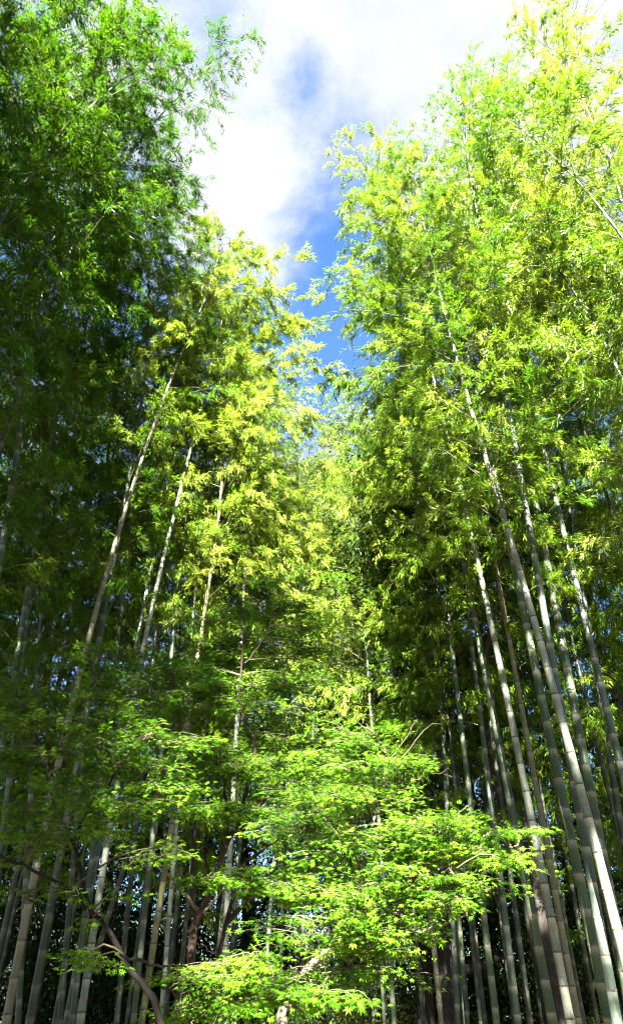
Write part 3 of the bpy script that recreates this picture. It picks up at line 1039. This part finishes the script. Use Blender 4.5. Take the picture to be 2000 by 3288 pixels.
m.pads(pads_px(rg, [
    (560, 1100, 1980, 2250, 5.6, 6.6, 16, .34, 320),
    (430, 1130, 2100, 2480, 5.5, 6.6, 32, .36, 330),
    (560, 1180, 2450, 2640, 5.4, 6.4, 16, .36, 320),
    (560, 1060, 1850, 2120, 5.8, 6.5, 15, .30, 300),
    (600, 800, 2540, 2620, 5.4, 5.7, 5, .32, 260),
    (640, 830, 2790, 2850, 5.3, 5.7, 4, .26, 230),
]))
m.finish()

# second reddish trunk, forking, with the low sunlit tiers
mb = at(690, 3200, 6.8)
mb[2] = 0
m = Maple(mb, 'maple with a thin twisting brown trunk beside the bright white bamboo', MG, 12, M_MBARK)
m.limb([mb, at(690, 3190, 6.8), at(697, 3080, 6.7), at(715, 3010, 6.6), at(738, 2930, 6.6), at(752, 2870, 6.6)], .030, .017, 'trunk', 9)
m.limb([at(733, 2960, 6.6), at(780, 2910, 6.5), at(830, 2840, 6.5), at(900, 2780, 6.4), at(980, 2740, 6.4)], .022, .008)
m.limb([at(752, 2870, 6.6), at(760, 2800, 6.6), at(830, 2740, 6.5), at(900, 2690, 6.4), at(1000, 2620, 6.4)], .017, .006)
m.limb([at(705, 3140, 6.7), at(730, 3105, 6.5), at(790, 3080, 6.2), at(860, 3100, 5.8)], .014, .006)
m.limb([at(703, 3050, 6.7), at(680, 3060, 6.5), at(645, 3030, 6.3)], .007, .003, mat=M_MBARK_P)
rg = np.random.default_rng(4)
m.pads(pads_px(rg, [
    (850, 1150, 2520, 2900, 5.9, 6.8, 18, .34, 300),
    (650, 880, 3070, 3120, 5.2, 5.8, 5, .26, 240),
    (560, 900, 3130, 3280, 4.9, 5.8, 10, .28, 250),
]))
m.finish()

# dark leaning limb on the left
mb = at(530, 3288, 4.6)
mb = np.array([mb[0] + .62, 4.6, 0])
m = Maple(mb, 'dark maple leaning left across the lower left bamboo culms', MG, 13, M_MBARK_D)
YL = 4.6
m.limb([mb, at(515, 3275, YL), at(430, 3140, YL), at(383, 3047, YL), at(340, 2975, YL), at(293, 2935, YL), at(268, 2860, YL), at(250, 2770, YL), at(240, 2713, YL)], .030, .011, 'trunk', 9, n=22)
m.limb([at(240, 2713, YL), at(205, 2640, YL), at(165, 2550, YL), at(150, 2440, YL), at(87, 2293, 4.7), at(50, 2200, 4.8)], .010, .004)
m.limb([at(275, 2920, YL), at(220, 2860, 4.5), at(130, 2810, 4.4), at(53, 2767, 4.3), at(-40, 2740, 4.3)], .012, .006)
m.limb([at(240, 2700, YL), at(270, 2620, YL), at(330, 2540, 4.7), at(390, 2450, 4.7), at(350, 2300, 4.9)], .009, .004)
m.limb([at(165, 2430, 4.6), at(210, 2360, 4.7), at(260, 2260, 4.7), at(350, 2110, 4.9)], .007, .003)
m.limb([at(385, 3060, YL), at(430, 3080, 4.6), at(520, 3100, 4.7), at(600, 3105, 4.8)], .010, .004)
m.limb([at(248, 2700, YL), at(330, 2640, 4.6), at(420, 2580, 4.7), at(500, 2480, 4.9)], .008, .003)
m.limb([at(390, 2450, 4.7), at(460, 2330, 4.9), at(560, 2240, 5.1)], .006, .003)
rg = np.random.default_rng(5)
m.pads(pads_px(rg, [
    (0, 560, 2300, 2560, 4.2, 5.2, 24, .30, 250),
    (260, 620, 2050, 2330, 4.6, 5.5, 15, .28, 250),
    (-20, 260, 2050, 2320, 4.4, 5.2, 9, .28, 220),
    (0, 560, 2520, 2760, 4.0, 5.2, 16, .27, 210),
    (60, 420, 3010, 3100, 4.1, 4.8, 2, .16, 110),
    (0, 500, 2850, 2960, 4.0, 4.8, 4, .13, 60),
]))
m.finish()

# sunlit maple at right centre
mb = np.array([-0.15, 4.9, 0.0])
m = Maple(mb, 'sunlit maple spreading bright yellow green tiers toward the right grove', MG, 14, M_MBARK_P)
YR = 4.9
m.limb([mb, at(905, 3270, YR), at(930, 3190, YR)], .040, .034, 'trunk', 9)
m.limb([at(930, 3190, YR), at(975, 3120, YR), at(1040, 3060, 4.8), at(1100, 3010, 4.7), at(1180, 2975, 4.6), at(1330, 2890, 4.5), at(1450, 2800, 4.4)], .026, .008, n=18)
m.limb([at(940, 3170, YR), at(960, 3090, YR), at(1010, 3040, 4.9), at(1060, 2990, 4.9), at(1128, 2955, 4.9), at(1210, 2905, 4.8), at(1290, 2830, 4.8), at(1350, 2760, 4.8)], .018, .006, n=18, mat=M_MBARK_D)
m.limb([at(1128, 2955, 4.9), at(1132, 2900, 4.9), at(1142, 2830, 4.9), at(1100, 2700, 5.0)], .012, .005, mat=M_MBARK_D)
m.limb([at(1290, 2830, 4.8), at(1400, 2770, 4.7), at(1530, 2745, 4.6), at(1660, 2715, 4.5)], .009, .003)
m.limb([at(1180, 2975, 4.6), at(1320, 2990, 4.4), at(1430, 2960, 4.3), at(1500, 2940, 4.2)], .010, .003)
m.limb([at(1070, 3165, 4.6), at(1090, 3150, 4.6), at(1150, 3110, 4.5), at(1230, 3050, 4.4)], .008, .003, mat=M_MBARK_D)
m.limb([at(910, 3260, YR), at(950, 3240, 4.8), at(1030, 3210, 4.7), at(1070, 3165, 4.6)], .014, .008, mat=M_MBARK_D)
m.limb([at(1142, 2830, 4.9), at(1200, 2640, 4.9), at(1230, 2500, 5.0), at(1240, 2420, 5.1)], .009, .004)
# leafless tips above the tiers
for pts in ([(1235, 2480), (1300, 2420), (1375, 2330), (1420, 2325)], [(1240, 2500), (1330, 2450), (1400, 2490), (1440, 2465)], [(1230, 2460), (1290, 2390), (1340, 2310)], [(1240, 2520), (1340, 2500), (1395, 2440)]):
    m.limb([at(u, v, 5.0) for u, v in pts], .003, .001, 'bare_twig', 4, M_TWIG, 8, .004)
rg = np.random.default_rng(6)
m.pads(pads_px(rg, [
    (1020, 1330, 2330, 2480, 4.7, 5.3, 11, .26, 260),
    (900, 1330, 2500, 2720, 4.3, 5.3, 16, .29, 250),
    (1250, 1600, 2600, 2760, 4.2, 5.0, 15, .27, 260),
    (1540, 1720, 2660, 2780, 4.1, 4.7, 4, .17, 130),
    (880, 1480, 2740, 2920, 4.1, 5.0, 16, .26, 220),
    (850, 1400, 2920, 3060, 4.0, 4.9, 10, .24, 190),
    (850, 1260, 3070, 3220, 4.0, 4.8, 7, .24, 180),
]))
m.finish()

# ------------------------------------------------------------------ broadleaf evergreens behind


def broad_leaves(rng, clumps, n, size):
    ci = rng.integers(0, len(clumps), n)
    C = np.array([c[:3] for c in clumps])[ci]
    R = np.array([c[3] for c in clumps])[ci]
    d = unit(rng.normal(0, 1, (n, 3)))
    p = C + d * (R * rng.random(n) ** 0.45)[:, None] * np.array([1, 1, .7])
    ld = unit(d * .6 + rng.normal(0, .6, (n, 3)) + np.array([0, 0, -.25]))
    nr = unit(np.array([0, 0, 1.0]) + rng.normal(0, .6, (n, 3)))
    L = size * rng.uniform(.7, 1.3, n)
    return leaf_blades(p, ld, nr, L, L * .55, np.clip(rng.normal(.5, .22, n), 0, 1))


def broad_tree(base, H, label, group, seed, r0=.22, crown_z=.35, spread=2.6, n=15000, size=.10, lean=(0, 0), mat=None, name='evergreen_tree', clump=.9, nl=9):
    rng = np.random.default_rng(seed)
    base = np.array([base[0], base[1], 0.0])
    root = empty(name, base, label, 'tree' if name != 'shrub' else 'shrub', group)
    top = np.array([lean[0], lean[1], H * .9])
    tr = smooth_path([(0, 0, -0.1), top * .33 + rng.normal(0, .12, 3), top * .66 + rng.normal(0, .2, 3), top], 14)
    V, F = tube(tr, r0 * np.linspace(1, .15, 14) * (1 + .35 * np.exp(-np.arange(14) * 1.2)), 10)
    link(bpy.data.objects.new('trunk', make_mesh('trunk', V, [F], M_TBARK, smooth=True)), root)
    clumps = []
    for k in range(nl):
        f = crown_z + (1 - crown_z) * (k + rng.random() * .6) / nl
        f = min(f, .98)
        p0 = np.array([np.interp(f * 13, np.arange(14), tr[:, q]) for q in range(3)])
        az = k * 2.4 + rng.normal(0, .3)
        ln = spread * (1.1 - .65 * f) * rng.uniform(.75, 1.2)
        p1 = p0 + np.array([math.cos(az) * ln, math.sin(az) * ln, ln * rng.uniform(.25, .7)])
        pm = (p0 + p1) / 2 + np.array([0, 0, -.12 * ln])
        pth = smooth_path([p0, pm, p1], 8)
        V, F = tube(pth, np.linspace(r0 * .38 * (1.1 - f * .6), .012, 8), 6)
        link(bpy.data.objects.new('limb', make_mesh('limb', V, [F], M_TBARK, smooth=True)), root)
        for q in range(5):
            c = pth[int(rng.integers(3, 8))] + rng.normal(0, .45, 3) * clump
            clumps.append((*c, clump * rng.uniform(.55, 1.15)))
    V, F, T = broad_leaves(rng, clumps, n, size)
    f = link(bpy.data.objects.new('crown', make_mesh('crown', V, [F], mat or M_BROAD, {'tint': T})), root)
    f['kind'] = 'stuff'
    return root


GE = 'dark evergreen trees behind the bamboo'
b1 = at(1800, 3000, 12.0)
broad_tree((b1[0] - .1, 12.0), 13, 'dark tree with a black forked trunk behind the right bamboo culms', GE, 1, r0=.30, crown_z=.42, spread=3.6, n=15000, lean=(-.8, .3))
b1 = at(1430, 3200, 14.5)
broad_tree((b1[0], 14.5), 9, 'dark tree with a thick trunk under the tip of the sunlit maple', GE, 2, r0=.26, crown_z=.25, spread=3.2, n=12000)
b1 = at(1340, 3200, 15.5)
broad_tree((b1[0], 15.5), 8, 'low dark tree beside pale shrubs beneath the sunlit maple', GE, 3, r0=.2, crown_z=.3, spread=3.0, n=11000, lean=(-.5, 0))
b1 = at(1095, 1500, 24)
broad_tree((b1[0], 24.5), 25.2, 'tall tree with a rounded crown standing in the gap below the sky', GE, 4, r0=.4, crown_z=.55, spread=4.2, n=26000, size=.16, clump=1.3, nl=12, mat=M_FAR)
LBE = 'dark leafy tree filling the low background between bamboo culms'
src = None
rg = np.random.default_rng(21)
for j, (x, y) in enumerate([(-13, 19), (-8.0, 19.5), (-4.0, 19), (-10, 22), (-5.8, 23), (-1.6, 21.5), (.8, 23), (3.6, 19.5), (6.0, 18.6), (8.6, 18.8), (11.5, 18), (5.0, 23), (9.5, 22.5), (14, 20), (-11, 26), (-7, 27), (-3, 27), (3, 28), (7.5, 27), (12, 26), (-16, 23), (-6.2, 18.2), (-9.8, 17.6)]):
    if j < 3:
        t = broad_tree((x, y), 8.5 + j, LBE, GE, 40 + j, r0=.2, crown_z=.08, spread=3.4, n=30000, size=.085, clump=1.15, nl=14)
        src = (src or []) + [t]
    else:
        copy_tree(src[j % 3], (x, y, 0), rg.uniform(0, 6.28), rg.uniform(.85, 1.15), LBE, GE)

GS = 'pale shrubs beyond the grove'
for j, (u, y, H, lab) in enumerate([(1075, 19.0, 2.6, 'pale sunlit shrub at the foot of the photo beneath the maple'), (1290, 18.0, 2.1, 'yellow green shrub left of the dark tree trunks'),
                                    (1650, 17.0, 2.4, 'green shrub glimpsed between the right grove culms'), (1890, 16.5, 2.6, 'leafy shrub behind the culms in the lower right corner'),
                                    (330, 18.5, 2.4, 'dim shrub behind the lower left bamboo culms')]):
    p = at(u, 3230, y)
    broad_tree((p[0], y), H, lab, GS, 60 + j, r0=.05, crown_z=.1, spread=1.6, n=7000, size=.09, mat=M_SHRUB, name='shrub', clump=.55, nl=9)

# ------------------------------------------------------------------ unseen grove added behind the viewpoint to shade the clearing
GV = 'unseen bamboos added behind the viewpoint'
LV = 'unseen bamboo added behind the viewpoint to shade the clearing'
rg = np.random.default_rng(8)
for j, (x, y, sc) in enumerate([(-7.5, -1.0, 1.12), (-6.6, 0.6, 1.12), (-5.4, -0.6, 1.1), (-4.3, -1.4, 1.1), (-5.8, -2.6, 1.15), (-4.7, -3.6, 1.15), (-3.4, -3.9, 1.15), (-2.6, -4.6, 1.14), (-1.7, -4.2, 1.12), (-.8, -5.0, 1.12), (.1, -4.4, 1.1),
                                (1.2, -4.9, 1.14), (2.0, -4.2, 1.14), (2.3, -5.4, 1.14), (4.3, -4.3, 1.16), (5.1, -5.0, 1.16), (4.8, -3.8, 1.15), (5.6, -4.5, 1.18), (6.5, -3.9, 1.18), (7.4, -4.6, 1.2), (-8.6, 1.4, 1.15), (-8.4, -3.4, 1.15)]):
    place_bamboo(3 + j % 3, x, y, rg.uniform(0, 6.28), sc * rg.uniform(.97, 1.03), 'mid', 'green', LV, GV, 10.8 if x > -2.6 else 6.5)
for j, (x, y, sc) in enumerate([(1.5, -1.2, 1.02), (2.1, -2.4, 1.05), (4.2, -1.0, 1.03), (5.0, -2.2, 1.08), (5.9, -1.0, 1.05), (.6, -2.4, 1.12), (-1.9, -2.2, 1.0), (-2.9, -1.2, 1.04), (-4.2, -1.6, 1.24), (-5.2, -.4, 1.25), (6.8, .4, 1.2)]):  # more unseen bamboos added overhead to darken the lower culms
    place_bamboo(3 + j % 3, x, y, rg.uniform(0, 6.28), sc, 'mid', 'green', LV, GV, 10.8 if x > -3.5 else 6.5)
broad_tree((-4.4, -2.6), 13.0, 'unseen tall dark evergreen tree added for shade behind the viewpoint, farthest left', 'unseen shade trees behind the viewpoint', 73, r0=.22, crown_z=.45, spread=2.6, n=14000, size=.12, clump=1.0, nl=11)  # this unseen tree and the next are added to shade the left maple
broad_tree((-3.4, -3.2), 13.0, 'unseen dark evergreen tree added for shade behind the viewpoint on the left', 'unseen shade trees behind the viewpoint', 71, r0=.22, crown_z=.42, spread=2.3, n=30000, size=.13, clump=.95, nl=13)
for j, (x, y) in enumerate([(-14, 4), (-15, -4), (-11, -9), (-4, -11), (3, -11), (10, -9), (13, -3), (14, 4), (14, 11), (-15, 12), (-18, 18), (18, 8), (-8, -14), (7, -15), (0, -16)]):  # unseen ring of trees added to block low sky light
    copy_tree(src[j % 3], (x, y, 0), rg.uniform(0, 6.28), rg.uniform(.95, 1.25), 'unseen dark leafy tree added around the clearing to deepen its shade', 'unseen trees added around the clearing')


GU = 'dark undergrowth shrubs behind the bamboo'
LU = 'dark shrub in the undergrowth behind the bamboo bases'
rg = np.random.default_rng(14)
und = []
for j, (x, y) in enumerate([(-9.5, 17.0), (-7.6, 16.6), (-6.0, 17.4), (-4.4, 16.8), (-3.0, 17.6), (-1.6, 17.0), (-.4, 19.0), (2.4, 17.6), (3.8, 16.8), (6.6, 16.4), (8.2, 17.0), (9.8, 16.6), (11.5, 17.5), (-11.3, 17.5)]):
    if j < 2:
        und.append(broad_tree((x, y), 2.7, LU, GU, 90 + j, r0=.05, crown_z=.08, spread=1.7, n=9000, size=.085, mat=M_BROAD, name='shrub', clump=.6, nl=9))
    else:
        copy_tree(und[j % 2], (x, y, 0), rg.uniform(0, 6.28), rg.uniform(.8, 1.25), LU, GU)
